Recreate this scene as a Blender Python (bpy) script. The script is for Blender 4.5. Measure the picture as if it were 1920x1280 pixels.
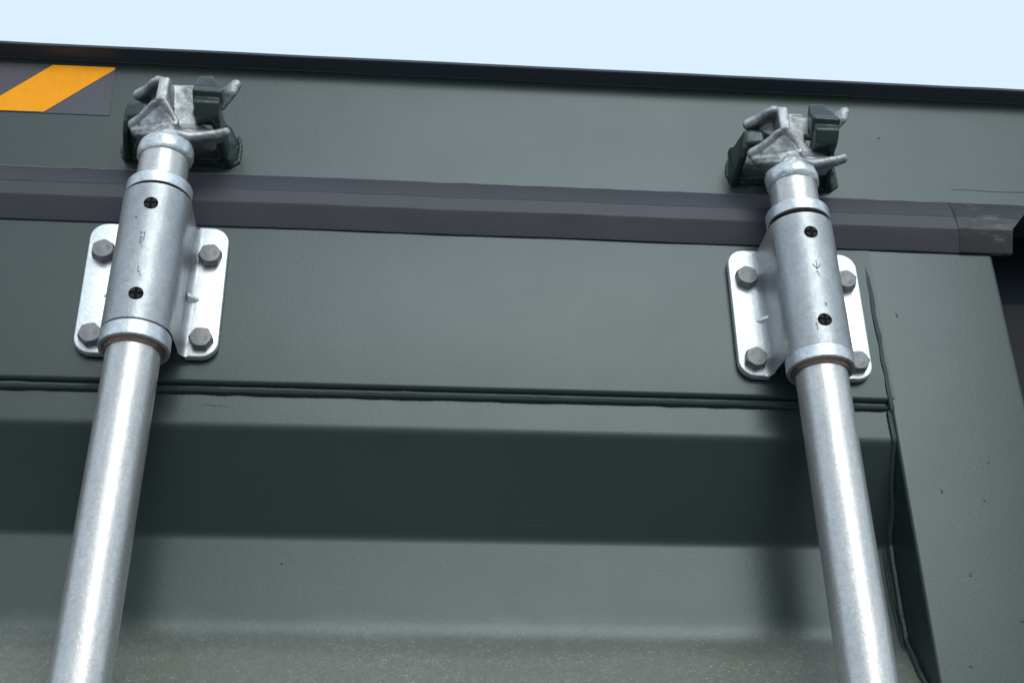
import bpy, bmesh, math, random
from mathutils import Vector, Matrix, noise

# ------------------------------------------------------------------ reset
for o in list(bpy.data.objects):
    bpy.data.objects.remove(o, do_unlink=True)
sc = bpy.context.scene
COL = sc.collection
MM = 0.001
rad = math.radians

# ------------------------------------------------------------------ camera
cam_d = bpy.data.cameras.new('camera')
cam_d.lens = 52.06
cam_d.sensor_width = 36.0
cam_d.sensor_fit = 'HORIZONTAL'
cam_d.clip_start = 0.02
cam_d.clip_end = 500.0
cam = bpy.data.objects.new('camera', cam_d)
COL.objects.link(cam)
cam.matrix_world = Matrix((
    (0.99502845, -0.0294671, -0.09513188, -0.08847265),
    (-0.09681489, -0.51017163, -0.85460622, -0.79478378),
    (-0.02335082, 0.85956768, -0.51048814, -0.47475397),
    (0, 0, 0, 1)))
sc.camera = cam

# ------------------------------------------------------------------ world, sun, exposure
SUN_EL, SUN_AZ = 32.0, 169.0          # azimuth: compass style, 180 = from behind the camera
world = bpy.data.worlds.new('World')
sc.world = world
world.use_nodes = True
wn = world.node_tree
wn.nodes.clear()
w_out = wn.nodes.new('ShaderNodeOutputWorld')
w_bg = wn.nodes.new('ShaderNodeBackground')
w_sky = wn.nodes.new('ShaderNodeTexSky')
w_sky.sky_type = 'NISHITA'
w_sky.sun_disc = False
w_sky.sun_elevation = rad(SUN_EL)
w_sky.sun_rotation = rad(SUN_AZ)
w_sky.air_density = 1.0
w_sky.dust_density = 6.0
w_sky.ozone_density = 1.0
w_mix = wn.nodes.new('ShaderNodeMix')
w_mix.data_type = 'RGBA'
w_mix.inputs[0].default_value = 0.75
w_mix.inputs[7].default_value = (6.7, 8.1, 9.3, 1)      # even thin cloud over the blue
w_bg.inputs['Strength'].default_value = 0.1
wn.links.new(w_sky.outputs[0], w_mix.inputs[6])
wn.links.new(w_mix.outputs[2], w_bg.inputs['Color'])
wn.links.new(w_bg.outputs[0], w_out.inputs['Surface'])

sun_d = bpy.data.lights.new('sun', 'SUN')
sun_d.energy = 0.66
sun_d.angle = rad(32)
sun_d.color = (0.70, 0.91, 1.0)
sun = bpy.data.objects.new('sun', sun_d)
COL.objects.link(sun)
# direction towards the sun: az 180 -> -y (behind the camera)
az = rad(SUN_AZ)
sdir = Vector((math.sin(az) * math.cos(rad(SUN_EL)), math.cos(az) * math.cos(rad(SUN_EL)), math.sin(rad(SUN_EL))))
sun.rotation_euler = sdir.to_track_quat('Z', 'Y').to_euler()

sc.view_settings.view_transform = 'Standard'
sc.view_settings.look = 'None'
sc.view_settings.gamma = 1.0
sc.view_settings.use_curve_mapping = False
sc.view_settings.exposure = 0.45

# ------------------------------------------------------------------ materials
class NT:
    def __init__(self, name):
        self.m = bpy.data.materials.new(name)
        self.m.use_nodes = True
        self.t = self.m.node_tree
        self.b = self.t.nodes['Principled BSDF']
        self.tc = self.t.nodes.new('ShaderNodeTexCoord').outputs['Object']
    def n(self, k, **kw):
        nd = self.t.nodes.new(k)
        for a, v in kw.items():
            setattr(nd, a, v)
        return nd
    def link(self, a, b):
        self.t.links.new(a, b)
    def noise(self, scale, detail=4, rough=0.55, stretch=None, offset=(0, 0, 0)):
        mp = self.n('ShaderNodeMapping')
        mp.inputs['Scale'].default_value = stretch or (1, 1, 1)
        mp.inputs['Location'].default_value = offset
        self.link(self.tc, mp.inputs[0])
        nz = self.n('ShaderNodeTexNoise')
        nz.inputs['Scale'].default_value = scale
        nz.inputs['Detail'].default_value = detail
        nz.inputs['Roughness'].default_value = rough
        self.link(mp.outputs[0], nz.inputs['Vector'])
        return nz.outputs['Fac']
    def voro(self, scale, feature='F1', rnd=1.0, out='Distance', stretch=None):
        mp = self.n('ShaderNodeMapping')
        mp.inputs['Scale'].default_value = stretch or (1, 1, 1)
        self.link(self.tc, mp.inputs[0])
        v = self.n('ShaderNodeTexVoronoi', feature=feature)
        v.inputs['Scale'].default_value = scale
        v.inputs['Randomness'].default_value = rnd
        self.link(mp.outputs[0], v.inputs['Vector'])
        return v.outputs[out]
    def ramp(self, f, stops):
        r = self.n('ShaderNodeValToRGB')
        e = r.color_ramp.elements
        while len(e) < len(stops):
            e.new(0.5)
        for i, (p, c) in enumerate(stops):
            e[i].position = p
            e[i].color = (c, c, c, 1) if isinstance(c, (int, float)) else (*c, 1)
        self.link(f, r.inputs[0])
        return r.outputs[0]
    def mix(self, f, a, b, blend='MIX'):
        x = self.n('ShaderNodeMix', data_type='RGBA', blend_type=blend)
        for sock, v in ((x.inputs[0], f), (x.inputs[6], a), (x.inputs[7], b)):
            if isinstance(v, (int, float)):
                sock.default_value = v
            elif isinstance(v, tuple):
                sock.default_value = (*v, 1)
            else:
                self.link(v, sock)
        return x.outputs[2]
    def math(self, op, a, b=0.0):
        x = self.n('ShaderNodeMath', operation=op)
        for s, v in ((x.inputs[0], a), (x.inputs[1], b)):
            if isinstance(v, (int, float)):
                s.default_value = v
            else:
                self.link(v, s)
        return x.outputs[0]
    def bump(self, h, dist, strength=1.0, prev=None):
        x = self.n('ShaderNodeBump')
        x.inputs['Distance'].default_value = dist
        x.inputs['Strength'].default_value = strength
        self.link(h, x.inputs['Height'])
        if prev is not None:
            self.link(prev, x.inputs['Normal'])
        return x.outputs[0]
    def put(self, **kw):
        names = dict(color='Base Color', rough='Roughness', metal='Metallic', normal='Normal', spec='Specular IOR Level', coat='Coat Weight', coatr='Coat Roughness')
        for k, v in kw.items():
            s = self.b.inputs[names[k]]
            if isinstance(v, (int, float)):
                s.default_value = v
            elif isinstance(v, tuple):
                s.default_value = (*v, 1)
            else:
                self.link(v, s)
        return self.m

def paint(name, base, dusty=False, peel=1.0):
    t = NT(name)
    big = t.noise(9, 3)
    col = t.mix(t.ramp(big, [(0.3, 0.0), (0.7, 1.0)]), tuple(c * 0.93 for c in base), tuple(c * 1.07 for c in base))
    # pale specks of dust and a few dark chips
    spk = t.ramp(t.voro(420), [(0.0, 1.0), (0.07, 0.0)])
    msk = t.ramp(t.noise(60, 2), [(0.52, 0.0), (0.66, 1.0)])
    col = t.mix(t.math('MULTIPLY', spk, t.math('MULTIPLY', msk, 0.4)), col, (0.30, 0.32, 0.30))
    chip = t.ramp(t.voro(26), [(0.0, 1.0), (0.016, 1.0), (0.026, 0.0)])
    col = t.mix(t.math('MULTIPLY', chip, 0.8), col, (0.008, 0.008, 0.008))
    fleck = t.ramp(t.voro(19, rnd=1.0, stretch=(1, 1, 2.2)), [(0.0, 1.0), (0.010, 1.0), (0.018, 0.0)])
    col = t.mix(t.math('MULTIPLY', fleck, 0.7), col, (0.5, 0.52, 0.5))
    # rub marks: long faint scratches in patches
    scr = t.ramp(t.noise(240, 2, 0.5, (0.045, 1, 1), (0.2, 0, 4)), [(0.70, 0.0), (0.76, 1.0)])
    scm = t.ramp(t.noise(11, 3, 0.6, None, (5, 5, 1)), [(0.52, 0.0), (0.66, 1.0)])
    scf = t.math('MULTIPLY', scr, scm)
    col = t.mix(t.math('MULTIPLY', scf, 0.08), col, (0.20, 0.21, 0.20))
    rg = t.ramp(t.noise(16, 4), [(0.3, 0.29), (0.75, 0.33)])
    if dusty:
        sx = t.n('ShaderNodeSeparateXYZ')
        t.link(t.tc, sx.inputs[0])
        # dust gathers on the up-facing slope: fades in unevenly below its top bend
        zz = t.math('ADD', sx.outputs[2], t.math('MULTIPLY', t.math('SUBTRACT', t.noise(22, 4), 0.5), 0.020))
        fade = t.ramp(t.math('MULTIPLY', t.math('SUBTRACT', -0.166, zz), 24.0), [(0.0, 0.0), (0.75, 1.0)])
        d1 = t.ramp(t.noise(240, 6, 0.75), [(0.44, 0.0), (0.66, 1.0)])
        d2 = t.ramp(t.noise(620, 4, 0.75, None, (3, 1, 2)), [(0.57, 0.0), (0.67, 1.0)])
        d3 = t.ramp(t.noise(24, 4), [(0.3, 0.45), (0.65, 1.0)])
        f = t.math('MULTIPLY', d3, t.math('ADD', t.math('MULTIPLY', d1, 0.13), t.math('MULTIPLY', d2, 0.5)))
        f = t.math('MULTIPLY', fade, t.math('ADD', f, 0.24))
        col = t.mix(f, col, (0.45, 0.44, 0.36))
    nb = t.bump(t.noise(420, 2, 0.5), 0.00009 * peel, 0.5)
    nb = t.bump(t.noise(11, 2), 0.0010, 0.12, nb)
    nb = t.bump(chip, -0.0004, 0.6, nb)
    t.b.inputs['Specular Tint'].default_value = (0.92, 0.985, 0.985, 1)
    return t.put(color=col, rough=rg, normal=nb, spec=0.5)

def galv(name, base=(0.70, 0.73, 0.76), dark=(0.50, 0.53, 0.57), r=(0.3, 0.46), streak=None, pits=1.0, metal=0.75, spk=0.42):
    t = NT(name)
    a = t.noise(70, 7, 0.72, streak)
    b = t.noise(380, 5, 0.75, None)
    col = t.mix(t.ramp(a, [(0.36, 0.0), (0.64, 1.0)]), dark, base)
    col = t.mix(t.ramp(b, [(0.36, spk), (0.56, 0.0)]), col, tuple(c * 0.62 for c in dark))
    col = t.mix(t.ramp(t.noise(560, 3, 0.6, None, (4, 4, 4)), [(0.58, 0.0), (0.7, 0.5)]), col, tuple(min(1, c * 1.25) for c in base))
    pt = t.ramp(t.voro(260), [(0.0, 1.0), (0.12, 0.0)])
    pm = t.ramp(t.noise(38, 3, 0.6, None, (7, 2, 5)), [(0.54, 0.0), (0.64, 1.0)])
    col = t.mix(t.math('MULTIPLY', pt, t.math('MULTIPLY', pm, 0.8 * pits)), col, (0.09, 0.095, 0.105))
    # grime in rubbed patches
    gr = t.ramp(t.noise(120, 6, 0.8, None, (1, 8, 3)), [(0.60, 0.0), (0.72, 1.0)])
    gm = t.ramp(t.noise(20, 2, 0.5, None, (9, 1, 1)), [(0.5, 0.0), (0.62, 1.0)])
    col = t.mix(t.math('MULTIPLY', gr, t.math('MULTIPLY', gm, 0.55)), col, (0.20, 0.20, 0.20))
    if streak:
        ln = t.ramp(t.noise(330, 2, 0.5, (1, 1, 0.03), (2, 2, 2)), [(0.68, 0.0), (0.74, 1.0)])
        col = t.mix(t.math('MULTIPLY', ln, 0.6), col, (0.28, 0.28, 0.29))
    rr = t.ramp(t.noise(110, 6, 0.7, streak), [(0.3, r[0]), (0.7, r[1])])
    nb = t.bump(t.noise(520, 5, 0.7, None), 0.00022, 0.7)
    nb = t.bump(t.noise(70, 3, 0.5, streak), 0.0008, 0.4, nb)
    return t.put(color=col, rough=rr, metal=metal, normal=nb)

def m_cast():
    t = NT('cast_steel')
    a = t.noise(90, 6, 0.7)
    col = t.mix(t.ramp(a, [(0.35, 0.0), (0.65, 1.0)]), (0.24, 0.245, 0.245), (0.58, 0.58, 0.58))
    geo = t.n('ShaderNodeNewGeometry')
    worn = t.ramp(geo.outputs['Pointiness'], [(0.51, 0.0), (0.57, 1.0)])
    col = t.mix(t.math('MULTIPLY', worn, t.ramp(t.noise(160, 5), [(0.35, 0.2), (0.6, 0.9)])), col, (0.85, 0.86, 0.86))
    sp = t.ramp(t.voro(420), [(0.0, 1.0), (0.16, 0.0)])
    col = t.mix(t.math('MULTIPLY', sp, 0.5), col, (0.12, 0.12, 0.12))
    nb = t.bump(t.noise(300, 6, 0.75), 0.0006, 0.85)
    nb = t.bump(t.noise(60, 3), 0.0012, 0.25, nb)
    return t.put(color=col, rough=t.ramp(t.noise(120, 4), [(0.3, 0.34), (0.7, 0.56)]), metal=0.9, normal=nb)

def m_bolt():
    t = NT('bolt_steel')
    col = t.mix(t.noise(300, 6, 0.7), (0.12, 0.12, 0.122), (0.30, 0.295, 0.29))
    nb = t.bump(t.noise(900, 4, 0.6), 0.0002, 0.8)
    return t.put(color=col, rough=0.5, metal=0.55, normal=nb)

def m_rubber(name, base, r=0.52, scuff=False):
    t = NT(name)
    a = t.noise(40, 5, 0.6, (0.25, 1, 1))
    col = t.mix(a, tuple(c * 0.78 for c in base), tuple(c * 1.25 for c in base))
    sp = t.ramp(t.voro(330), [(0.0, 1.0), (0.05, 0.0)])
    col = t.mix(t.math('MULTIPLY', sp, t.ramp(t.noise(50, 2, 0.5, None, (1, 5, 3)), [(0.56, 0.0), (0.66, 0.45)])), col, (0.32, 0.30, 0.30))
    if scuff:
        s = t.ramp(t.noise(120, 6, 0.7, (0.35, 1, 1.6)), [(0.5, 0.0), (0.7, 1.0)])
        s2 = t.ramp(t.noise(38, 3, 0.5, (0.6, 1, 1.3), (2, 0, 9)), [(0.44, 0.0), (0.58, 1.0)])
        col = t.mix(t.math('MULTIPLY', t.math('MULTIPLY', s, s2), 0.55), col, (0.40, 0.36, 0.32))
    nb = t.bump(t.noise(700, 3, 0.6), 0.00012, 0.6)
    nb = t.bump(t.noise(30, 3, 0.5, (0.3, 1, 1)), 0.001, 0.3, nb)
    return t.put(color=col, rough=r, spec=0.5, normal=nb)

def m_plain(name, c, r, metal=0.0, peel=0.0, spec=0.5):
    t = NT(name)
    col = t.mix(t.noise(180, 5), tuple(x * 0.85 for x in c), tuple(x * 1.12 for x in c))
    kw = dict(color=col, rough=r, metal=metal, spec=spec)
    if peel:
        kw['normal'] = t.bump(t.noise(420, 3), peel, 0.7)
    return t.put(**kw)

PAINT = (0.024, 0.035, 0.033)
M_DOOR = paint('green_grey_paint', PAINT)
M_WELD = paint('green_grey_paint_thick', tuple(c * 0.95 for c in PAINT), peel=1.6)
M_DUST = paint('green_grey_paint_dusty', PAINT, dusty=True)
M_PIPE = galv('galvanised_tube', (0.62, 0.61, 0.60), (0.475, 0.47, 0.465), (0.24, 0.40), (1, 1, 0.15), 0.5, 0.72, 0.36)
M_PLATE = galv('galvanised_plate', (0.80, 0.82, 0.83), (0.67, 0.69, 0.71), (0.34, 0.48), None, 0.9, 0.72, 0.3)
M_COLLAR = galv('galvanised_collar', (0.74, 0.77, 0.79), (0.52, 0.55, 0.58), (0.3, 0.45), None, 1.3)
M_CAST = m_cast()
M_BOLT = m_bolt()
M_RUB = m_rubber('seal_rubber', (0.030, 0.030, 0.041))
M_RUBE = m_rubber('seal_rubber_scuffed', (0.014, 0.015, 0.019), 0.5, True)
M_BLACK = m_plain('black_plastic', (0.004, 0.004, 0.005), 0.7, spec=0.1)
M_VOID = m_plain('black_rubber_and_shade', (0.013, 0.019, 0.027), 0.8, spec=0.1)  # rubber bedding and scratches; on recess_back the dark tone is painted shade
M_POST = m_plain('dark_post_rubber', (0.024, 0.024, 0.028), 0.7, spec=0.2)
M_ORANGE = m_plain('orange_reflective_film', (1.0, 0.37, 0.006), 0.5, peel=0.0002, spec=0.15)
M_TAPE = m_plain('dark_reflective_film', (0.042, 0.039, 0.054), 0.42, peel=0.00022)
M_RUST = m_plain('brownish_weld_steel', (0.30, 0.21, 0.17), 0.38, metal=0.85, peel=0.0004)
M_MARK = m_plain('stamped_mark', (0.16, 0.17, 0.19), 0.6, metal=0.5)
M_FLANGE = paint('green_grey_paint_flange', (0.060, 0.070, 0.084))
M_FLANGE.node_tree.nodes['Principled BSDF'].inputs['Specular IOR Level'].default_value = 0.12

# ------------------------------------------------------------------ helpers
def mesh_obj(name, bm, mat, parent=None, smooth=True, angle=35, loc=None, rot=None):
    bm.normal_update()
    me = bpy.data.meshes.new(name)
    bm.to_mesh(me)
    bm.free()
    me.materials.append(mat)
    if smooth:
        for p in me.polygons:
            p.use_smooth = True
        me.set_sharp_from_angle(angle=rad(angle))
    o = bpy.data.objects.new(name, me)
    COL.objects.link(o)
    if parent:
        o.parent = parent
    if loc:
        o.location = loc
    if rot:
        o.rotation_euler = rot
    return o

def thing(name, label, cat, loc=(0, 0, 0), rot=(0, 0, 0), group=None):
    o = bpy.data.objects.new(name, None)
    o.empty_display_size = 0.02
    COL.objects.link(o)
    o.location = loc
    o.rotation_euler = rot
    o['label'] = label
    o['category'] = cat
    if group:
        o['group'] = group
    return o

def box(bm, x0, x1, y0, y1, z0, z1, bevel=0.0, seg=2):
    """mm"""
    b2 = bmesh.new()
    r = bmesh.ops.create_cube(b2, size=1.0)
    for v in b2.verts:
        v.co = Vector(((x0 + x1) / 2 + v.co.x * (x1 - x0), (y0 + y1) / 2 + v.co.y * (y1 - y0), (z0 + z1) / 2 + v.co.z * (z1 - z0))) * MM
    if bevel:
        bmesh.ops.bevel(b2, geom=b2.edges[:], offset=bevel * MM, segments=seg, profile=0.5, affect='EDGES')
    tmp = bpy.data.meshes.new('tmp')
    b2.to_mesh(tmp)
    b2.free()
    bm.from_mesh(tmp)
    bpy.data.meshes.remove(tmp)

def fillet(pts, rr, seg=5):
    """round the inner corners of an open polyline (list of (a,b)), rr a radius or list"""
    out = [Vector(pts[0])]
    for i in range(1, len(pts) - 1):
        r = rr[i] if isinstance(rr, (list, tuple)) else rr
        p, a, b = Vector(pts[i]), Vector(pts[i - 1]), Vector(pts[i + 1])
        d1, d2 = (a - p), (b - p)
        r_ = min(r, d1.length * 0.48, d2.length * 0.48)
        if r_ < 0.05:
            out.append(p)
            continue
        s, e = p + d1.normalized() * r_, p + d2.normalized() * r_
        for k in range(seg + 1):
            t = k / seg
            out.append(s * (1 - t) ** 2 + p * 2 * t * (1 - t) + e * t * t)
    out.append(Vector(pts[-1]))
    return out

def extrude_x(bm, prof, xs, wob=None):
    """prof: list of (y,z) mm open polyline; xs list of x in mm"""
    rows = []
    for x in xs:
        row = []
        for j, p in enumerate(prof):
            dy, dz = wob(x, j, p) if wob else (0, 0)
            row.append(bm.verts.new(Vector((x, p[0] + dy, p[1] + dz)) * MM))
        rows.append(row)
    for a, b in zip(rows[:-1], rows[1:]):
        for j in range(len(prof) - 1):
            bm.faces.new((a[j], b[j], b[j + 1], a[j + 1]))
    return rows

def lathe(bm, prof, seg=64, cx=0, cy=0, wob=None):
    """prof (r,z) mm; axis z at (cx,cy)"""
    rows = []
    for (r, z) in prof:
        row = []
        for k in range(seg):
            a = 2 * math.pi * k / seg
            rr = r + (wob(a, z) if wob else 0)
            row.append(bm.verts.new(Vector((cx + rr * math.cos(a), cy + rr * math.sin(a), z)) * MM))
        rows.append(row)
    for a, b in zip(rows[:-1], rows[1:]):
        for k in range(seg):
            bm.faces.new((a[k], a[(k + 1) % seg], b[(k + 1) % seg], b[k]))

def bead(bm, path, r, seed=0, step=1.1, ripple=0.16, wand=0.5, seg=9):
    """weld bead: rippled, slightly wandering tube along a polyline (mm)"""
    pts = []
    for a, b in zip(path[:-1], path[1:]):
        a, b = Vector(a), Vector(b)
        n = max(2, int((b - a).length / step))
        for k in range(n):
            pts.append(a.lerp(b, k / n))
    pts.append(Vector(path[-1]))
    rows = []
    for i, p in enumerate(pts):
        t = (pts[min(i + 1, len(pts) - 1)] - pts[max(i - 1, 0)]).normalized()
        u = t.orthogonal().normalized()
        if abs(t.x) > 0.7:
            u = Vector((0, -1, 0))
        elif abs(t.z) > 0.7:
            u = Vector((0, -1, 0))
        u = (u - t * u.dot(t)).normalized()
        v = t.cross(u)
        n1 = noise.noise(Vector((i * step * 0.09, seed * 7.3, 0)))
        n2 = noise.noise(Vector((i * step * 0.06, seed * 3.1, 9)))
        end = min(1.0, (i + 1) / 4, (len(pts) - i) / 4)
        row = []
        for k in range(seg):
            a = 2 * math.pi * k / seg
            rr = r * end ** 0.5 * (1 + 0.22 * n1 + ripple * math.sin(i * step * 1.5 + a * 1.0 + 2 * n2))
            row.append(bm.verts.new((p + v * wand * n2 + (u * math.cos(a) + v * math.sin(a)) * rr) * MM))
        rows.append(row)
    for a, b in zip(rows[:-1], rows[1:]):
        for k in range(seg):
            bm.faces.new((a[k], a[(k + 1) % seg], b[(k + 1) % seg], b[k]))
    bm.faces.new(rows[0][::-1])
    bm.faces.new(rows[-1])

def hull(bm, pts, sub=2):
    """convex hull of little spheres (x,y,z,r) in mm"""
    b2 = bmesh.new()
    for (x, y, z, r) in pts:
        bmesh.ops.create_icosphere(b2, subdivisions=sub, radius=r, matrix=Matrix.Translation((x, y, z)))
    res = bmesh.ops.convex_hull(b2, input=b2.verts[:])
    dead = [g for g in res['geom_interior'] if isinstance(g, bmesh.types.BMVert)]
    bmesh.ops.delete(b2, geom=dead, context='VERTS')
    loose = [v for v in b2.verts if not v.link_faces]
    bmesh.ops.delete(b2, geom=loose, context='VERTS')
    inner = [f for f in b2.faces if f in set(x for x in res.get('geom_unused', []) if isinstance(x, bmesh.types.BMFace))]
    bmesh.ops.scale(b2, vec=(MM, MM, MM), verts=b2.verts[:])
    tmp = bpy.data.meshes.new('tmp')
    b2.to_mesh(tmp)
    b2.free()
    bm.from_mesh(tmp)
    bpy.data.meshes.remove(tmp)

def remesh(name, bm, voxel, smooth_it, mat, parent, rough=0.0, seed=0):
    """fuse overlapping hulls into one cast skin"""
    me = bpy.data.meshes.new('src')
    bm.to_mesh(me)
    bm.free()
    o = bpy.data.objects.new('src', me)
    COL.objects.link(o)
    m = o.modifiers.new('r', 'REMESH')
    m.mode = 'VOXEL'
    m.voxel_size = voxel * MM
    s = o.modifiers.new('s', 'SMOOTH')
    s.iterations = smooth_it
    s.factor = 0.5
    dg = bpy.context.evaluated_depsgraph_get()
    ev = bpy.data.meshes.new_from_object(o.evaluated_get(dg))
    bpy.data.objects.remove(o, do_unlink=True)
    bpy.data.meshes.remove(me)
    if rough:
        ev.update()
        nor = [v.normal.copy() for v in ev.vertices]
        for v, nn in zip(ev.vertices, nor):
            p = v.co / MM
            d = noise.noise(p * 0.16 + Vector((seed, 0, 0))) * 0.7 + noise.noise(p * 0.5) * 0.3
            v.co += nn * d * rough * MM
    ev.name = name
    ev.materials.clear()
    ev.materials.append(mat)
    for p in ev.polygons:
        p.use_smooth = True
    r = bpy.data.objects.new(name, ev)
    COL.objects.link(r)
    r.parent = parent
    return r

def xs(a, b, step):
    n = max(1, int(round((b - a) / step)))
    return [a + (b - a) * i / n for i in range(n + 1)]

# ================================================================== ground under the container, out of view, added to block sky light from below
t = NT('yard_concrete')
t.put(color=t.mix(t.noise(2.5, 6), (0.16, 0.165, 0.165), (0.24, 0.24, 0.235)), rough=0.9)
bm = bmesh.new()
bmesh.ops.create_grid(bm, x_segments=8, y_segments=8, size=150)
ground = mesh_obj('ground', bm, t.m, smooth=False, loc=(0, 0, -2.35))
ground['kind'] = 'structure'

# ================================================================== container frame
frame = thing('container_frame', 'green-grey steel container header under the sky with projecting top flange', 'container')
XL, XR = -640.0, 560.0

# header face with top flange, one bent sheet
bm = bmesh.new()
prof = [(26, 113), (0.4, 113), (0, 116), (0, 213)]
extrude_x(bm, fillet(prof, [0, 1.0, 1.0, 0]), xs(XL, XR, 40))
header = mesh_obj('header', bm, M_DOOR, frame)

bm = bmesh.new()
prof = [(0.3, 206), (0.3, 213), (-12.2, 213.4), (-13.2, 213.8), (-12.7, 216.0), (-12.4, 216.3), (40, 216.2), (140, 216)]
extrude_x(bm, fillet(prof, [0, 1.2, 0.3, 0.3, 0.4, 0.4, 0, 0], 3), xs(XL, XR, 12),
          lambda x, j, p: (0.35 * noise.noise(Vector((x * 0.012, 3, 0))) if p[0] < -5 else 0, 0.2 * noise.noise(Vector((x * 0.03, 9, 0))) if p[0] < -5 else 0))
flange = mesh_obj('top_flange', bm, M_FLANGE, frame)
bm = bmesh.new()
bead(bm, [(XL, -0.1, 212.8), (XR, -0.1, 212.8)], 0.7, 4, step=3, ripple=0.1, wand=0.3, seg=6)
mesh_obj('sealant_line', bm, M_DOOR, frame)

# recess right of the door: its shade is painted as a dark sheet, frame beside it
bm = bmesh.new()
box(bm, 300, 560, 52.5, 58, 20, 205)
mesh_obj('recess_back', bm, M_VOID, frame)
bm = bmesh.new()
box(bm, 331, 560, 50, 52, -520, 72.5, 0.6)
mesh_obj('corner_post', bm, M_POST, frame)
bm = bmesh.new()
box(bm, 420, 560, 0.5, 49.5, -520, 112.4, 2)
mesh_obj('post_face', bm, M_DOOR, frame)

# ================================================================== door leaf
door = thing('container_door', 'green-grey ribbed steel container door with a black rubber seal along its top', 'door')
bm = bmesh.new()
prof = [(30, 92), (0, 92), (0, -34.6), (3.6, -36.2), (9, -36.2)]
extrude_x(bm, fillet(prof, [0, 1.5, 2.0, 1.0, 0]), xs(XL, 242.4, 40))
rail = mesh_obj('top_rail', bm, M_DOOR, door)
# right stile (vertical box)
bm = bmesh.new()
st = fillet([(239.2, 60), (239.2, 0), (328.4, 0), (328.4, 60)], [0, 2.6, 2.6, 0], 6)
rows = []
for z in (92, -520):
    rows.append([bm.verts.new(Vector((p[0], p[1] + 0.35, z)) * MM) for p in st])
for j in range(len(st) - 1):
    bm.faces.new((rows[0][j], rows[1][j], rows[1][j + 1], rows[0][j + 1]))
bm.faces.new(rows[0])
stile = mesh_obj('stile', bm, M_DOOR, door)

# ribbed panel sheet: flange strip, slope in, flat, slope out, crest, repeat
P0 = [(3.2, -35.5), (3.2, -62.6), (37, -118.5), (37, -180.5), (3.2, -238), (3.2, -300), (37, -356), (37, -418), (3.2, -474), (3.2, -520)]
bm = bmesh.new()
extrude_x(bm, fillet(P0, [0, 3.5, 3.5, 10, 6, 6, 6, 6, 6, 0], 8), xs(XL, 239.5, 30))
panel = mesh_obj('panel', bm, M_DUST, door, angle=50)

# welds
bm = bmesh.new()
bead(bm, [(XL, 2.6, -39.2), (238, 2.6, -39.2)], 2.5, 1, step=1.2, ripple=0.03, wand=0.2)
mesh_obj('weld_bead', bm, M_WELD, door)
bm = bmesh.new()
bead(bm, [(238.2, 1.9, 71), (238.4, 0.9, 45), (238.6, 0.6, 10), (239.2, 0.6, -30), (239.6, 1.6, -44)], 1.8, 2, step=1.2, ripple=0.03, wand=0.8)
mesh_obj('weld_bead', bm, M_WELD, door)
bm = bmesh.new()
bead(bm, [(238.6, 3.4, -40), (238.4, 3.6, -62), (238.2, 36.0, -118), (237.8, 36.6, -180), (238, 4, -237), (238, 4, -300)], 2.4, 3, step=1.2, ripple=0.04, wand=1.2)
mesh_obj('weld_bead', bm, M_WELD, door)
bm = bmesh.new()
bead(bm, [(233.5, 36.4, -121), (232.5, 36.6, -150), (233.8, 36.6, -178), (234.5, 33, -187)], 1.1, 5, step=1.0, ripple=0.06, wand=1.6, seg=7)
mesh_obj('weld_bead', bm, M_WELD, door)

# rubber seal along the top
SEAL = [(0.6, 121), (-1.2, 120.6), (-6.4, 106.0), (-6.1, 105.2), (-7.2, 95.0), (-6.8, 93.8), (-1.2, 79.8), (-0.8, 79.2), (0.6, 80.6)]
def seal_wob(x, j, p):
    return (0.4 * noise.noise(Vector((x * 0.035, p[1] * 0.06, 2))), 0.6 * noise.noise(Vector((x * 0.012, 5, 0))))
bm = bmesh.new()
extrude_x(bm, fillet(SEAL, [0, 0.5, 0.2, 0.2, 0.7, 0.7, 0.6, 0.6, 0], 3), xs(XL, 306, 10), seal_wob)
seal = mesh_obj('seal', bm, M_RUB, door, angle=18)
seal['label'] = 'dark blue-grey rubber seal strip'
bm = bmesh.new()
bead(bm, [(XL, -0.5, 121.0), (352, -0.5, 121.0)], 0.55, 8, step=2.2, ripple=0.3, wand=0.7, seg=6)
mesh_obj('seal_edge', bm, m_plain('dusty_edge', (0.14, 0.15, 0.16), 0.6), seal)
# its folded end piece
bm = bmesh.new()
prof = fillet([(p[0] - 0.5, p[1]) for p in SEAL], [0, 0.5, 0.2, 0.2, 0.7, 0.7, 0.6, 0.6, 0], 3)
def end_x(z):
    if z < 97:
        return 342.0 + (z - 80) * 0.06
    return min(362, 343.0 + (z - 97) * 0.95)
rows = []
N = 8
for i in range(N + 1):
    row = []
    for p in prof:
        x0 = 304.6 + (120 - p[1]) * 0.02
        x = x0 + (end_x(p[1]) - x0) * i / N
        d = -0.5 * math.exp(-((x - 309) / 2.2) ** 2) + 0.35 * noise.noise(Vector((x * 0.09, p[1] * 0.09, 1)))
        row.append(bm.verts.new(Vector((x, p[0] + d, p[1])) * MM))
    rows.append(row)
for a, b in zip(rows[:-1], rows[1:]):
    for j in range(len(prof) - 1):
        bm.faces.new((a[j], b[j], b[j + 1], a[j + 1]))
res = bmesh.ops.extrude_face_region(bm, geom=bm.faces[:])
for g in res['geom']:
    if isinstance(g, bmesh.types.BMVert):
        g.co.y += 2.2 * MM
bmesh.ops.recalc_face_normals(bm, faces=bm.faces[:])
mesh_obj('seal_end', bm, M_RUBE, seal, angle=25)

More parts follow.
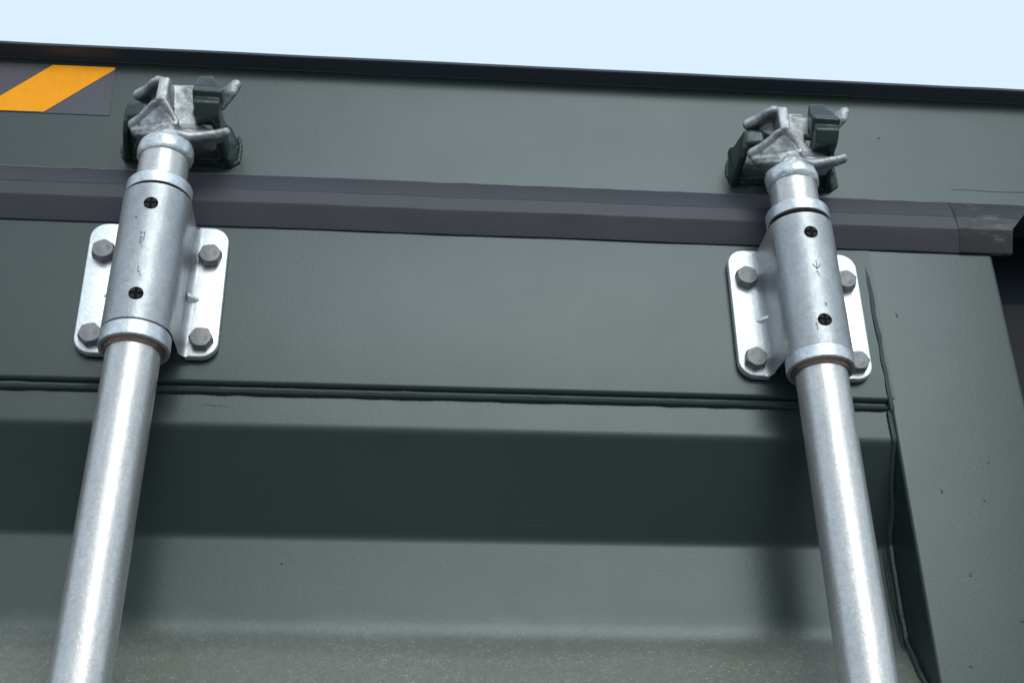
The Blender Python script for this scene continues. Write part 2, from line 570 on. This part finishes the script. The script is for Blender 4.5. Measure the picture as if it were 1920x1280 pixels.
# ================================================================== hazard tape
tape = thing('hazard_tape', 'orange and dark grey striped reflective tape stuck on the header', 'tape', (-0.31, -0.0004, 0.1665))
bm = bmesh.new()
box(bm, -330, 43.4, -0.05, 0.3, -0.6, 41.2)
mesh_obj('backing', bm, M_TAPE, tape, smooth=False)
def stripe(x_shift):
    bm = bmesh.new()
    pts = [(-42 + x_shift, -0.2), (0.8 + x_shift, 0.1), (42.2 + x_shift, 38.6), (43.1 + x_shift, 40.2), (42.4 + x_shift, 41.0), (1.4 + x_shift, 40.8)]
    f = [bm.verts.new(Vector((a, -0.35, b)) * MM) for a, b in pts]
    bm.faces.new(f)
    r = bmesh.ops.extrude_face_region(bm, geom=bm.faces[:])
    for g in r['geom']:
        if isinstance(g, bmesh.types.BMVert):
            g.co.y += 0.25 * MM
    bmesh.ops.recalc_face_normals(bm, faces=bm.faces[:])
    return mesh_obj('orange_stripe', bm, M_ORANGE, tape, smooth=False)
stripe(0)
stripe(-88)
stripe(-176)

# ================================================================== keepers welded to the header
def ear(bm, s):
    if s > 0:
        # head: tapered top, stepped block, bevelled foot
        hull(bm, [(17, -41, 167.5, 1.2), (24.5, -42, 167.5, 1.2), (15.5, -45.5, 156, 1.4), (30, -46, 156, 1.4), (18, -33, 165, 1.2), (25, -33, 165, 1.2), (16, -35, 150, 1.2), (31, -35, 150, 1.2)], 1)
        hull(bm, [(15.2, -47.5, 153.6, 1.3), (31.2, -47.5, 153, 1.3), (15.4, -49.5, 149.4, 1.3), (31.8, -49.5, 148.8, 1.3), (16, -38, 155, 1.2), (31, -38, 154, 1.2), (16, -38, 142, 1.2), (31, -38, 142, 1.2)], 1)
        hull(bm, [(16.6, -46.0, 147, 1.2), (30.6, -46.0, 147, 1.2), (16.8, -47.6, 141.6, 1.3), (30.6, -47.6, 141.6, 1.3), (17.2, -43, 135.4, 1.3), (30.2, -43, 135.4, 1.3), (17, -34, 136, 1.2), (31, -34, 136, 1.2), (17, -36, 147, 1.2), (31, -36, 147, 1.2)], 1)
        # web back to the header, flaring to its foot
        hull(bm, [(27, -42, 152, 2.5), (27.6, -42, 137, 2.5), (27, -12, 160, 3), (29, 0, 160, 3), (33.5, -6, 131.5, 2.4), (34.5, 0, 129, 2.6), (30, -30, 135, 2.4)])
        hull(bm, [(35, -6, 129.5, 2.0), (36.5, 0, 128, 2.4), (34, 0, 150, 2.4), (39.5, 0.4, 139, 2.0), (40, 0.4, 134, 1.8)])
    else:
        hull(bm, [(-26.5, -30.5, 149, 2.8), (-17, -32, 148.5, 2.8), (-26.5, -30.5, 141.5, 2.6), (-17, -32, 141.5, 2.6), (-26, -22, 152, 2.8), (-18, -22, 152, 2.8), (-26, -22, 141, 2.6), (-18, -22, 141, 2.6)])
        hull(bm, [(-27.6, -29, 148, 2.4), (-27.8, -29, 139, 2.4), (-27, -1, 156, 2.6), (-28, 0, 156, 2.6), (-29.5, -5, 132, 2.8), (-30, 0, 130.5, 3.0), (-28.6, -24, 135, 2.4)])
        hull(bm, [(-30.5, -3, 134, 2.6), (-31, 0, 133, 3.0), (-28.5, 0, 150, 2.6), (-32, 0, 142, 2.0)])
def keeper(ax, dz, label):
    bm = bmesh.new()
    ear(bm, 1)
    ear(bm, -1)
    hull(bm, [(-29, -1.8, 158, 2.5), (33, -1.8, 158, 2.5), (-29, -1.0, 134, 2.2), (34, -1.0, 132.5, 2.2), (-30, 0.8, 133, 2.2), (38, 0.8, 132, 2.2), (38, 0.8, 150, 2)], 1)
    k = remesh('keeper', bm, 0.7, 3, M_WELD, frame, 0.3, ax)
    k.location = (ax * MM, 0, dz * MM)
    k['label'] = label
    bm = bmesh.new()
    bead(bm, [(40.5, -0.5, 152), (41.6, -0.2, 140), (41.2, -0.4, 131.5), (36, -0.4, 128.0), (20, -0.3, 130.4), (0, -0.3, 131.0), (-22, -0.3, 131.4), (-31.5, -0.4, 131.2), (-34, -0.3, 138), (-31.5, -0.2, 150)], 1.7, ax * 0.01, step=1.0, ripple=0.12, wand=1.2)
    mesh_obj('weld_bead', bm, M_WELD, k)
    return k
keeper(-220.5, 0, 'dark green-grey welded keeper beside the orange tape')
keeper(185.2, 0, 'dark green-grey welded keeper on the plain right part of the header')

# ================================================================== locking bars
BY = -33.0     # bar axis in front of the door face
def make_cam(parent):
    """forged cam with four claws; axis at the origin of x, z absolute to the bar"""
    bm = bmesh.new()
    Y = 33.0   # points below are in absolute y; shift to the bar axis
    def H(pts, sub=2):
        hull(bm, [(x, y + Y, z, r) for x, y, z, r in pts], sub)
    H([(0, -33, 112, 13), (0, -34, 120, 12), (0, -34, 125, 10)])
    # central fin with a flat front edge, sweeping down to the right at its foot
    H([(-6.5, -49.4, 157.2, 1.9), (-3.1, -49.4, 157.6, 1.9), (-6.7, -49.8, 141, 1.9), (-3.2, -49.8, 141, 1.9), (-4, -32, 164, 3), (-2, -32, 135, 4)])
    H([(-6.0, -49.4, 141, 1.9), (-3.2, -49.6, 141, 1.9), (5.5, -43.4, 129.2, 1.8), (-2, -34, 141, 3), (3, -32, 124, 4)])
    # wall right of the fin, running out into the dished lower claw
    H([(-2, -33, 165, 2.2), (12.5, -33, 165.5, 2.2), (-2, -31.5, 148, 2.6), (12.5, -31.5, 149, 2.2), (12.5, -24, 160, 2), (-2, -24, 160, 2)])
    lev = [(152, -32.5, 11.5), (143, -31.8, 13.0), (136, -32.0, 18.0), (131, -33.6, 25.0), (127.4, -36.2, 29.0)]
    for (za, ya, ua), (zb, yb, ub) in zip(lev[:-1], lev[1:]):
        H([(-2, ya, za, 1.5), (ua, ya, za, 1.5), (-2, yb, zb, 1.5), (ub, yb, zb, 1.5), (-2, -22, za, 2), (ua, -22, za, 2), (-2, -22, zb, 2), (ub - 2, -22, zb, 2)])
    # lower right claw
    H([(4, -41.5, 121.5, 3.2), (14, -38.2, 121.8, 3.2), (4, -24, 122, 4), (14, -24, 127, 3.6)])
    H([(13, -38.2, 121.8, 3.2), (23, -37, 124.6, 3.1), (13, -24, 127, 3.6), (22, -24, 129.5, 3.2)])
    H([(22, -37, 124.4, 3.1), (31.5, -36.6, 127.2, 3.3), (21, -24, 129.5, 3.2), (30, -26, 131, 2.9)])
    H([(31, -36.6, 127.0, 3.3), (36.0, -37.4, 128.0, 3.4), (30, -26, 131, 2.9), (34.5, -31, 130.5, 2.6)])
    # lower left claw: proud rim round a sunk web, lip below
    H([(-4, -47.4, 137.8, 1.4), (-13.0, -41.2, 132.2, 1.4), (3.5, -43.0, 126.8, 1.4), (-8, -40.8, 125.4, 1.4), (-17, -36.5, 130.5, 1.4), (-4, -28, 134, 3), (-16, -26, 131, 3)])
    rim = [(-5.5, -49.2, 140.4, 2.2), (-9.5, -47.2, 139.4, 2.3), (-12.8, -43.8, 136.8, 2.8), (-17.6, -37.8, 135.0, 3.2), (-23.6, -31.6, 133.8, 3.8)]
    for p, q in zip(rim[:-1], rim[1:]):
        H([p, q, (p[0] * 0.7, -27, p[2], 2), (q[0] * 0.85, -25, q[2], 2)])
    lip = [(-22.4, -31, 129.6, 2.6), (-15, -36.4, 126.4, 2.0), (-8, -41, 123.6, 2.0), (5.0, -43.4, 127.2, 1.8)]
    for p, q in zip(lip[:-1], lip[1:]):
        H([p, q, (p[0] * 0.7, -26, p[2] - 1, 2), (q[0] * 0.85, -26, q[2] - 1, 2)])
    H([(-21.5, -30, 128.2, 2.6), (-8, -40, 120.6, 2.4), (5, -42, 121, 2.6), (-6, -24, 123, 4), (-17, -24, 131, 3)])
    H([(-23.6, -31, 134, 3.2), (-22.4, -30.8, 130, 2.6), (-14, -27, 133, 3), (-14, -27, 128, 3)])
    # upper right claw, behind the lug
    H([(8, -33, 162.5, 3.2), (8, -30, 153, 4), (24, -33, 160, 4), (24, -31, 152, 4)])
    H([(23, -33, 160, 4), (33, -38.5, 158.5, 3.9), (23, -31, 152, 4), (31, -35.5, 151.5, 3.5)])
    H([(33, -38.5, 158.5, 3.9), (39.6, -44.6, 161.6, 3.5), (31, -35.5, 152, 3.5), (38, -43.5, 156.2, 3.0)])
    # upper left claw: thick rim overhanging a hollow
    rim = [(-6, -46.8, 158.8, 2.4), (-9.6, -45.8, 160.0, 3.0), (-13, -42.4, 160.2, 3.0), (-17.6, -36.6, 159.4, 3.3), (-23.4, -31.2, 158.6, 3.9)]
    for p, q in zip(rim[:-1], rim[1:]):
        H([p, q, (p[0] * 0.7, -26, p[2] + 1.5, 2), (q[0] * 0.85, -24, q[2] + 1, 2)])
    H([(-4, -33, 160, 3), (-14, -28, 158, 2.5), (-3, -32, 146, 3), (-9, -27, 150, 2.5)])
    return remesh('cam', bm, 0.62, 3, M_CAST, parent, 0.3, 3.0)

def make_bar(label, ax, dz, tilt):
    b = thing('locking_bar', label, 'locking bar', ((ax[0]) * MM, BY * MM, (-520 + dz) * MM), (0, rad(tilt), 0), 'locking bars on the container door')
    def Z(z):
        return z + 520
    bm = bmesh.new()
    lathe(bm, [(14.2, Z(-520)), (15.9, Z(-520))] + [(15.9, Z(-520) + 20 * k) for k in range(1, 30)] + [(15.6, Z(96)), (15.4, Z(110))], 72,
          wob=lambda a, z: 0.10 * noise.noise(Vector((math.cos(a) * 2, math.sin(a) * 2, z * 0.02))))
    mesh_obj('pipe', bm, M_PIPE, b)
    # weld ring under the cam
    bm = bmesh.new()
    pr = fillet([(14, 104.2), (16.0, 104.4), (17.5, 107.8), (17.5, 112.8), (16.6, 116.4), (10, 117)], 3.0, 5)
    lathe(bm, [(p[0], Z(p[1])) for p in pr], 96, wob=lambda a, z: 0.9 * noise.noise(Vector((math.cos(a) * 1.6 + ax[0], math.sin(a) * 1.6, z * 0.12))) + 0.35 * noise.noise(Vector((math.cos(a) * 5, math.sin(a) * 5 + ax[0], z * 0.4))))
    mesh_obj('neck_ring', bm, M_COLLAR, b)
    for (z0, z1, r, nm) in ((75.0, 83.6, 20.4, 'collar'), (-33.6, -23.6, 20.8, 'collar')):
        bm = bmesh.new()
        pr = fillet([(16.0, z0 + (1.6 if z0 < 0 else 0)), (17.4, z0 + (1.6 if z0 < 0 else 0)), (18.4, z0), (r, z0), (r, z1), (16.0, z1 + 0.8)], [0, 0.3, 0.6, 0.9, 0.9, 0], 4)
        lathe(bm, [(p[0], Z(p[1])) for p in pr], 96, wob=lambda a, z: 0.18 * noise.noise(Vector((math.cos(a) * 2, math.sin(a) * 2, z * 0.1))))
        mesh_obj(nm, bm, M_COLLAR, b)
    bm = bmesh.new()
    pr = fillet([(15.7, -36.4), (16.5, -36.0), (17.4, -34.0), (18.8, -33.2), (18.8, -31)], 0.8, 3)
    lathe(bm, [(p[0], Z(p[1])) for p in pr], 96, wob=lambda a, z: 0.35 * noise.noise(Vector((math.cos(a) * 5, math.sin(a) * 5, z * 0.5 + ax[0]))))
    mesh_obj('collar_weld', bm, M_RUST, b)
    c = make_cam(b)
    c.location.z = 520 * MM
    return b
# axis at the bottom end of each bar; the left one leans a little
make_bar('galvanised locking bar beside the orange tape, leaning slightly', (-241.6, 0), 0, 1.88)
make_bar('galvanised locking bar next to the welded door stile and seal end', (187.2, 0), -1.5, -0.25)

# ================================================================== bar guides bolted to the door
def text_mesh(s, size, depth):
    cu = bpy.data.curves.new('t', 'FONT')
    cu.body = s
    cu.size = size * MM
    cu.extrude = depth * MM
    cu.align_x = 'CENTER'
    cu.align_y = 'CENTER'
    cu.resolution_u = 2
    o = bpy.data.objects.new('t', cu)
    COL.objects.link(o)
    me = bpy.data.meshes.new_from_object(o.evaluated_get(bpy.context.evaluated_depsgraph_get()))
    bpy.data.objects.remove(o, do_unlink=True)
    bpy.data.curves.remove(cu)
    me.materials.clear()
    me.materials.append(M_BOLT)
    return me
ME_DD = text_mesh('DD', 3.6, 0.16)
ME_UB = text_mesh('UB', 3.6, 0.16)

def hex_mesh():
    bm = bmesh.new()
    R6 = 7.5
    # front (y = -6.2) chamfered disc, six flats behind it
    rings = []
    def ring(y, f, chamf):
        row = []
        for k in range(48):
            a = 2 * math.pi * k / 48
            w = ((a + math.pi / 6) % (math.pi / 3)) - math.pi / 6
            r = R6 * math.cos(math.pi / 6) / math.cos(w)
            r = min(r, f)
            row.append(bm.verts.new(Vector((r * math.sin(a), y, r * math.cos(a))) * MM))
        return row
    rings = [ring(0, 99, 0), ring(-4.9, 99, 0), ring(-5.5, 7.1, 0), ring(-6.2, 6.3, 0), ring(-6.3, 5.9, 0)]
    for a, b in zip(rings[:-1], rings[1:]):
        for k in range(48):
            bm.faces.new((a[k], b[k], b[(k + 1) % 48], a[(k + 1) % 48]))
    bm.faces.new(rings[-1])
    bmesh.ops.recalc_face_normals(bm, faces=bm.faces[:])
    me = bpy.data.meshes.new('bolt')
    bm.to_mesh(me)
    bm.free()
    me.materials.append(M_BOLT)
    for p in me.polygons:
        p.use_smooth = True
    me.set_sharp_from_angle(angle=rad(22))
    return me
ME_HEX = hex_mesh()

TUBE_R = 21.0
YF = -6.0      # front of the flange
def omega(n_arc=28):
    """right half then mirrored: cross section front line in (x,y) mm relative to the tube axis x, absolute y"""
    half = []
    ang0 = 0.0
    for k in range(n_arc + 1):
        a = math.pi / 2 * (1 - k / n_arc)      # 90deg front -> 0 side
        half.append((TUBE_R * math.cos(a), BY - TUBE_R * math.sin(a)))
    half += [(TUBE_R, BY + 4), (TUBE_R + 0.2, BY + 9), (TUBE_R + 0.5, YF - 8.5)]
    # fillet out to the flange
    for k in range(1, 8):
        a = math.pi / 2 * k / 7
        r = 5.0
        half.append((TUBE_R + 0.5 + r - r * math.cos(a), YF - 8.5 + 3.5 + r * math.sin(a) - 0.0))
    return half

def guide(label, cx, dz, tilt, off, lean, marks):
    g = thing('bar_guide', label, 'bar guide', (cx * MM, 0, (27 + dz) * MM), (0, rad(tilt), 0), 'bar guides bolted to the door')
    # local z: 0 is mid plate; absolute z 27
    half = omega()
    half = [(x, y) for x, y in half]
    line = [(-x, y) for x, y in half[::-1]][:-1] + half
    tz, bz = 45.5, -50.2
    bm = bmesh.new()
    zs = [bz + (tz - bz) * k / 40 for k in range(41)]
    rows = []
    for z in zs:
        row = []
        for (x, y) in line:
            p = Vector((x, y, z))
            # hammer marks and pull-in at the shoulders, as on a pressing
            s = abs(x) / TUBE_R
            if y > BY - 6:
                e = math.exp(-((z - 24) / 11) ** 2) * 0.9 + math.exp(-((z + 38) / 8) ** 2) * 0.8
                p.x -= math.copysign(1.0, x) * e * min(1, max(0, (YF - 2 - y) / 8)) * 1.2
            if z < -47.3:
                k_ = min(1.0, max(0.0, (y - (BY + 2)) / 14.0))
                p.z = z + (-47.3 - z) * k_
            p.y += 0.25 * noise.noise(Vector((x * 0.08, z * 0.05, cx)))
            # tapering shoulder where the tube passes the flange top
            row.append(bm.verts.new(p * MM))
        rows.append(row)
    for a, b in zip(rows[:-1], rows[1:]):
        for j in range(len(line) - 1):
            bm.faces.new((a[j], a[j + 1], b[j + 1], b[j]))
    res = bmesh.ops.solidify(bm, geom=bm.faces[:], thickness=4.0 * MM)
    bmesh.ops.recalc_face_normals(bm, faces=bm.faces[:])
    sleeve = mesh_obj('sleeve', bm, M_PLATE, g, angle=40)
    sleeve.location.x = off * MM
    sleeve.rotation_euler.y = rad(lean)
    # two flanges with rounded outer corners
    for s in (-1, 1):
        bm = bmesh.new()
        xi, xo = s * 24.0, s * 43.2
        pts = [(xi, 47.5)]
        def corner(cx_, cz_, r, a0, a1):
            for k in range(9):
                a = rad(a0 + (a1 - a0) * k / 8)
                pts.append((cx_ + r * math.cos(a) * s, cz_ + r * math.sin(a)))
        r1 = 11.0
        corner(xo - s * r1, 47.5 - r1, r1, 90, 0)
        corner(xo - s * r1, -47.5 + r1, r1, 0, -90)
        pts.append((xi, -47.5))
        vs = [bm.verts.new(Vector((x, YF, z)) * MM) for x, z in pts]
        f = bm.faces.new(vs)
        r = bmesh.ops.extrude_face_region(bm, geom=[f])
        for q in r['geom']:
            if isinstance(q, bmesh.types.BMVert):
                q.co.y += 4.6 * MM
        bmesh.ops.recalc_face_normals(bm, faces=bm.faces[:])
        ed = [e for e in bm.edges if all(abs(v.co.y - YF * MM) < 1e-6 for v in e.verts)]
        bmesh.ops.bevel(bm, geom=ed, offset=0.9 * MM, segments=3, profile=0.5, affect='EDGES')
        fl = mesh_obj('flange', bm, M_PLATE, g, angle=30)
        # dark bedding under the flange
        bm = bmesh.new()
        box(bm, min(xi, xo - s * 0.8), max(xi, xo - s * 0.8), -1.4, -0.1, -47.2, 45.5, 0)
        bmesh.ops.delete(bm, geom=[], context='VERTS')
        # cut its outer corners
        for v in bm.verts:
            if abs(v.co.x) > 35 * MM:
                v.co.z *= 0.86
        mesh_obj('bedding', bm, M_VOID, g, smooth=False)
        # small pressed gusset
        bm = bmesh.new()
        hull(bm, [(s * 22.5, YF - 6, -8.0, 0.6), (s * 22.5, YF - 5, -5.5, 0.6), (s * 28.6, YF + 0.4, -7.3, 0.6), (s * 28.4, YF + 0.4, -6.3, 0.6), (s * 22.5, YF, -10, 0.6), (s * 22.5, YF, -3.5, 0.6)], 1)
        mesh_obj('gusset', bm, M_PLATE, g)
        for (bz_, rot) in ((24.2, 8), (-36.8, 22)):
            b = bpy.data.objects.new('bolt', ME_HEX)
            COL.objects.link(b)
            b.parent = g
            b.location = (s * 32.9 * MM, (YF - 0.1) * MM, bz_ * MM)
            ang = rad(rot + s * 9 + cx * 0.13)
            b.rotation_euler = (0, ang, 0)
            for q, me in ((-1, ME_DD), (1, ME_UB)):
                t = bpy.data.objects.new('stamp', me)
                COL.objects.link(t)
                t.parent = b
                t.location = (q * 3.2 * MM, -6.32 * MM, 0)
                t.rotation_euler = (rad(90), rad(90 * q), 0)
    # black plastic bush inside the sleeve, showing as a dark ring at its top
    bm = bmesh.new()
    lathe(bm, [(16.7, tz - 20), (16.7, tz + 2.3), (TUBE_R - 0.9, tz + 2.3), (TUBE_R - 0.9, tz - 0.2), (17.4, tz - 0.2)], 64, 0, BY)
    bmesh.ops.recalc_face_normals(bm, faces=bm.faces[:])
    bush = mesh_obj('bush', bm, M_BLACK, g)
    bush.location.x = off * MM
    bush.rotation_euler.y = rad(lean)
    # two plug heads with a cross cut
    for pz in (30.3, -34.2):
        yq = BY - TUBE_R
        bm = bmesh.new()
        b2 = bmesh.new()
        bmesh.ops.create_cone(b2, cap_ends=True, segments=28, radius1=4.4 * MM, radius2=4.3 * MM, depth=1.6 * MM, matrix=Matrix.Translation(Vector((0, yq + 0.55, pz)) * MM) @ Matrix.Rotation(rad(90), 4, 'X'))
        plug = mesh_obj('plug', b2, M_BLACK, g)
        plug.location.x = off * MM
        plug.rotation_euler.y = rad(lean)
        bm.free()
        bm = bmesh.new()
        for qa in range(4):
            a0, a1 = rad(qa * 90 + 16), rad(qa * 90 + 74)
            outer = [(math.cos(a0 + (a1 - a0) * k / 7) * 3.9, math.sin(a0 + (a1 - a0) * k / 7) * 3.9) for k in range(8)]
            pts = [(math.cos((a0 + a1) / 2) * 0.95, math.sin((a0 + a1) / 2) * 0.95)] + outer
            f = bm.faces.new([bm.verts.new(Vector((x, yq - 0.75, pz + z)) * MM) for x, z in pts])
            r = bmesh.ops.extrude_face_region(bm, geom=[f])
            for v in r['geom']:
                if isinstance(v, bmesh.types.BMVert):
                    v.co.y += 0.7 * MM
        bmesh.ops.recalc_face_normals(bm, faces=bm.faces[:])
        mesh_obj('plug_lobe', bm, m_plug, plug, smooth=False)
    # stamped marks, shallow dark strokes lying on the round of the sleeve
    bm = bmesh.new()
    for (pa, pb) in marks:
        n = 5
        va = []
        dx, dz_ = pb[0] - pa[0], pb[1] - pa[1]
        ln = math.hypot(dx, dz_) or 1
        nx, nz = -dz_ / ln * 0.24, dx / ln * 0.24
        for k in range(n + 1):
            q = k / n
            pair = []
            for sg in (-1, 1):
                sx_, sz_ = pa[0] + dx * q + nx * sg, pa[1] + dz_ * q + nz * sg
                a_ = sx_ / TUBE_R
                pair.append(bm.verts.new(Vector(((TUBE_R + 0.30) * math.sin(a_), BY - (TUBE_R + 0.30) * math.cos(a_), sz_)) * MM))
            va.append(pair)
        for u, w in zip(va[:-1], va[1:]):
            bm.faces.new((u[0], w[0], w[1], u[1]))
    mk = mesh_obj('stamped_mark', bm, M_MARK, g, smooth=False)
    mk['kind'] = 'stuff'
    mk.location.x = off * MM
    mk.rotation_euler.y = rad(lean)
    return g
m_plug = m_plain('plug_plastic', (0.022, 0.022, 0.022), 0.7, spec=0.2)
G1 = guide('galvanised bar guide with four bolts on the bar near the orange tape', -223.4, 0, 0.7, -0.1, 1.18, [((-3.0, 9.6), (-3.0, 7.2)), ((-3.0, 8.4), (-0.6, 8.4)), ((-0.6, 9.6), (-0.6, 2.6)), ((-3.2, 5.6), (-1.4, 4.8)), ((-3.0, 4.2), (-1.2, 5.0)), ((-3.4, 3.0), (-1.6, 3.6)), ((-3.4, 1.2), (-1.2, 2.2)), ((-2.6, 0.2), (-1.8, 1.6)), ((-1.0, -1.2), (-1.0, -2.4)), ((-1.2, -15), (-1.2, -19)), ((-1.2, -19), (0.4, -19)), ((0.2, -20.4), (1.2, -22.0)), ((-8.4, 20.6), (-6.8, 18.8)), ((-8.0, 18.9), (-7.0, 20.4))])
G2 = guide('galvanised bar guide with four bolts beside the vertical weld', 186.0, -3.0, 0.4, -1.3, -0.65, [((0.2, 9.0), (0.2, 2.4)), ((0.2, 2.4), (-2.4, 6.2)), ((0.2, 2.4), (2.8, 6.2)), ((-0.6, 0.6), (1.0, 0.6)), ((0.2, -1.6), (1.4, -1.6)), ((-5.2, -36.5), (-5.2, -41.5)), ((-5.2, -36.5), (-6.2, -38.0)), ((1.6, -22.0), (2.6, -24.0)), ((2.8, -22.2), (1.8, -24.4))])

# ================================================================== small marks in the paint
def scratch(parent, pts, w, y, mat):
    bm = bmesh.new()
    prev = None
    for i, (x, z) in enumerate(pts):
        k = w * (0.4 + 0.6 * math.sin(math.pi * (i + 0.3) / (len(pts) - 0.4)))
        a = bm.verts.new(Vector((x, y, z - k)) * MM)
        b = bm.verts.new(Vector((x, y, z + k)) * MM)
        if prev:
            bm.faces.new((prev[0], a, b, prev[1]))
        prev = (a, b)
    return mesh_obj('scratch', bm, mat, parent, smooth=False)
scratch(frame, [(309 + 9 * k, 132.8 + 0.35 * math.sin(k * 1.3)) for k in range(9)], 0.17, -0.12, M_VOID)
scratch(door, [(-188 + 1.9 * k, -48.6 - 0.15 * k + 0.2 * math.sin(k)) for k in range(9)], 0.1, 3.08, M_VOID)
random.seed(4)
for (x, z, ln) in ((254, 28, 3.5), (262, -98, 3), (288, -103, 1.6), (270, -152, 2.5), (296, -180, 2)):
    bm = bmesh.new()
    hull(bm, [(x, 0.75, z, 0.85), (x + random.uniform(-0.4, 0.4), 0.75, z + ln * 0.5, 0.6), (x + random.uniform(-0.8, 0.8), 0.6, z + ln, 0.3)], 2)
    mesh_obj('paint_run', bm, M_WELD, stile)
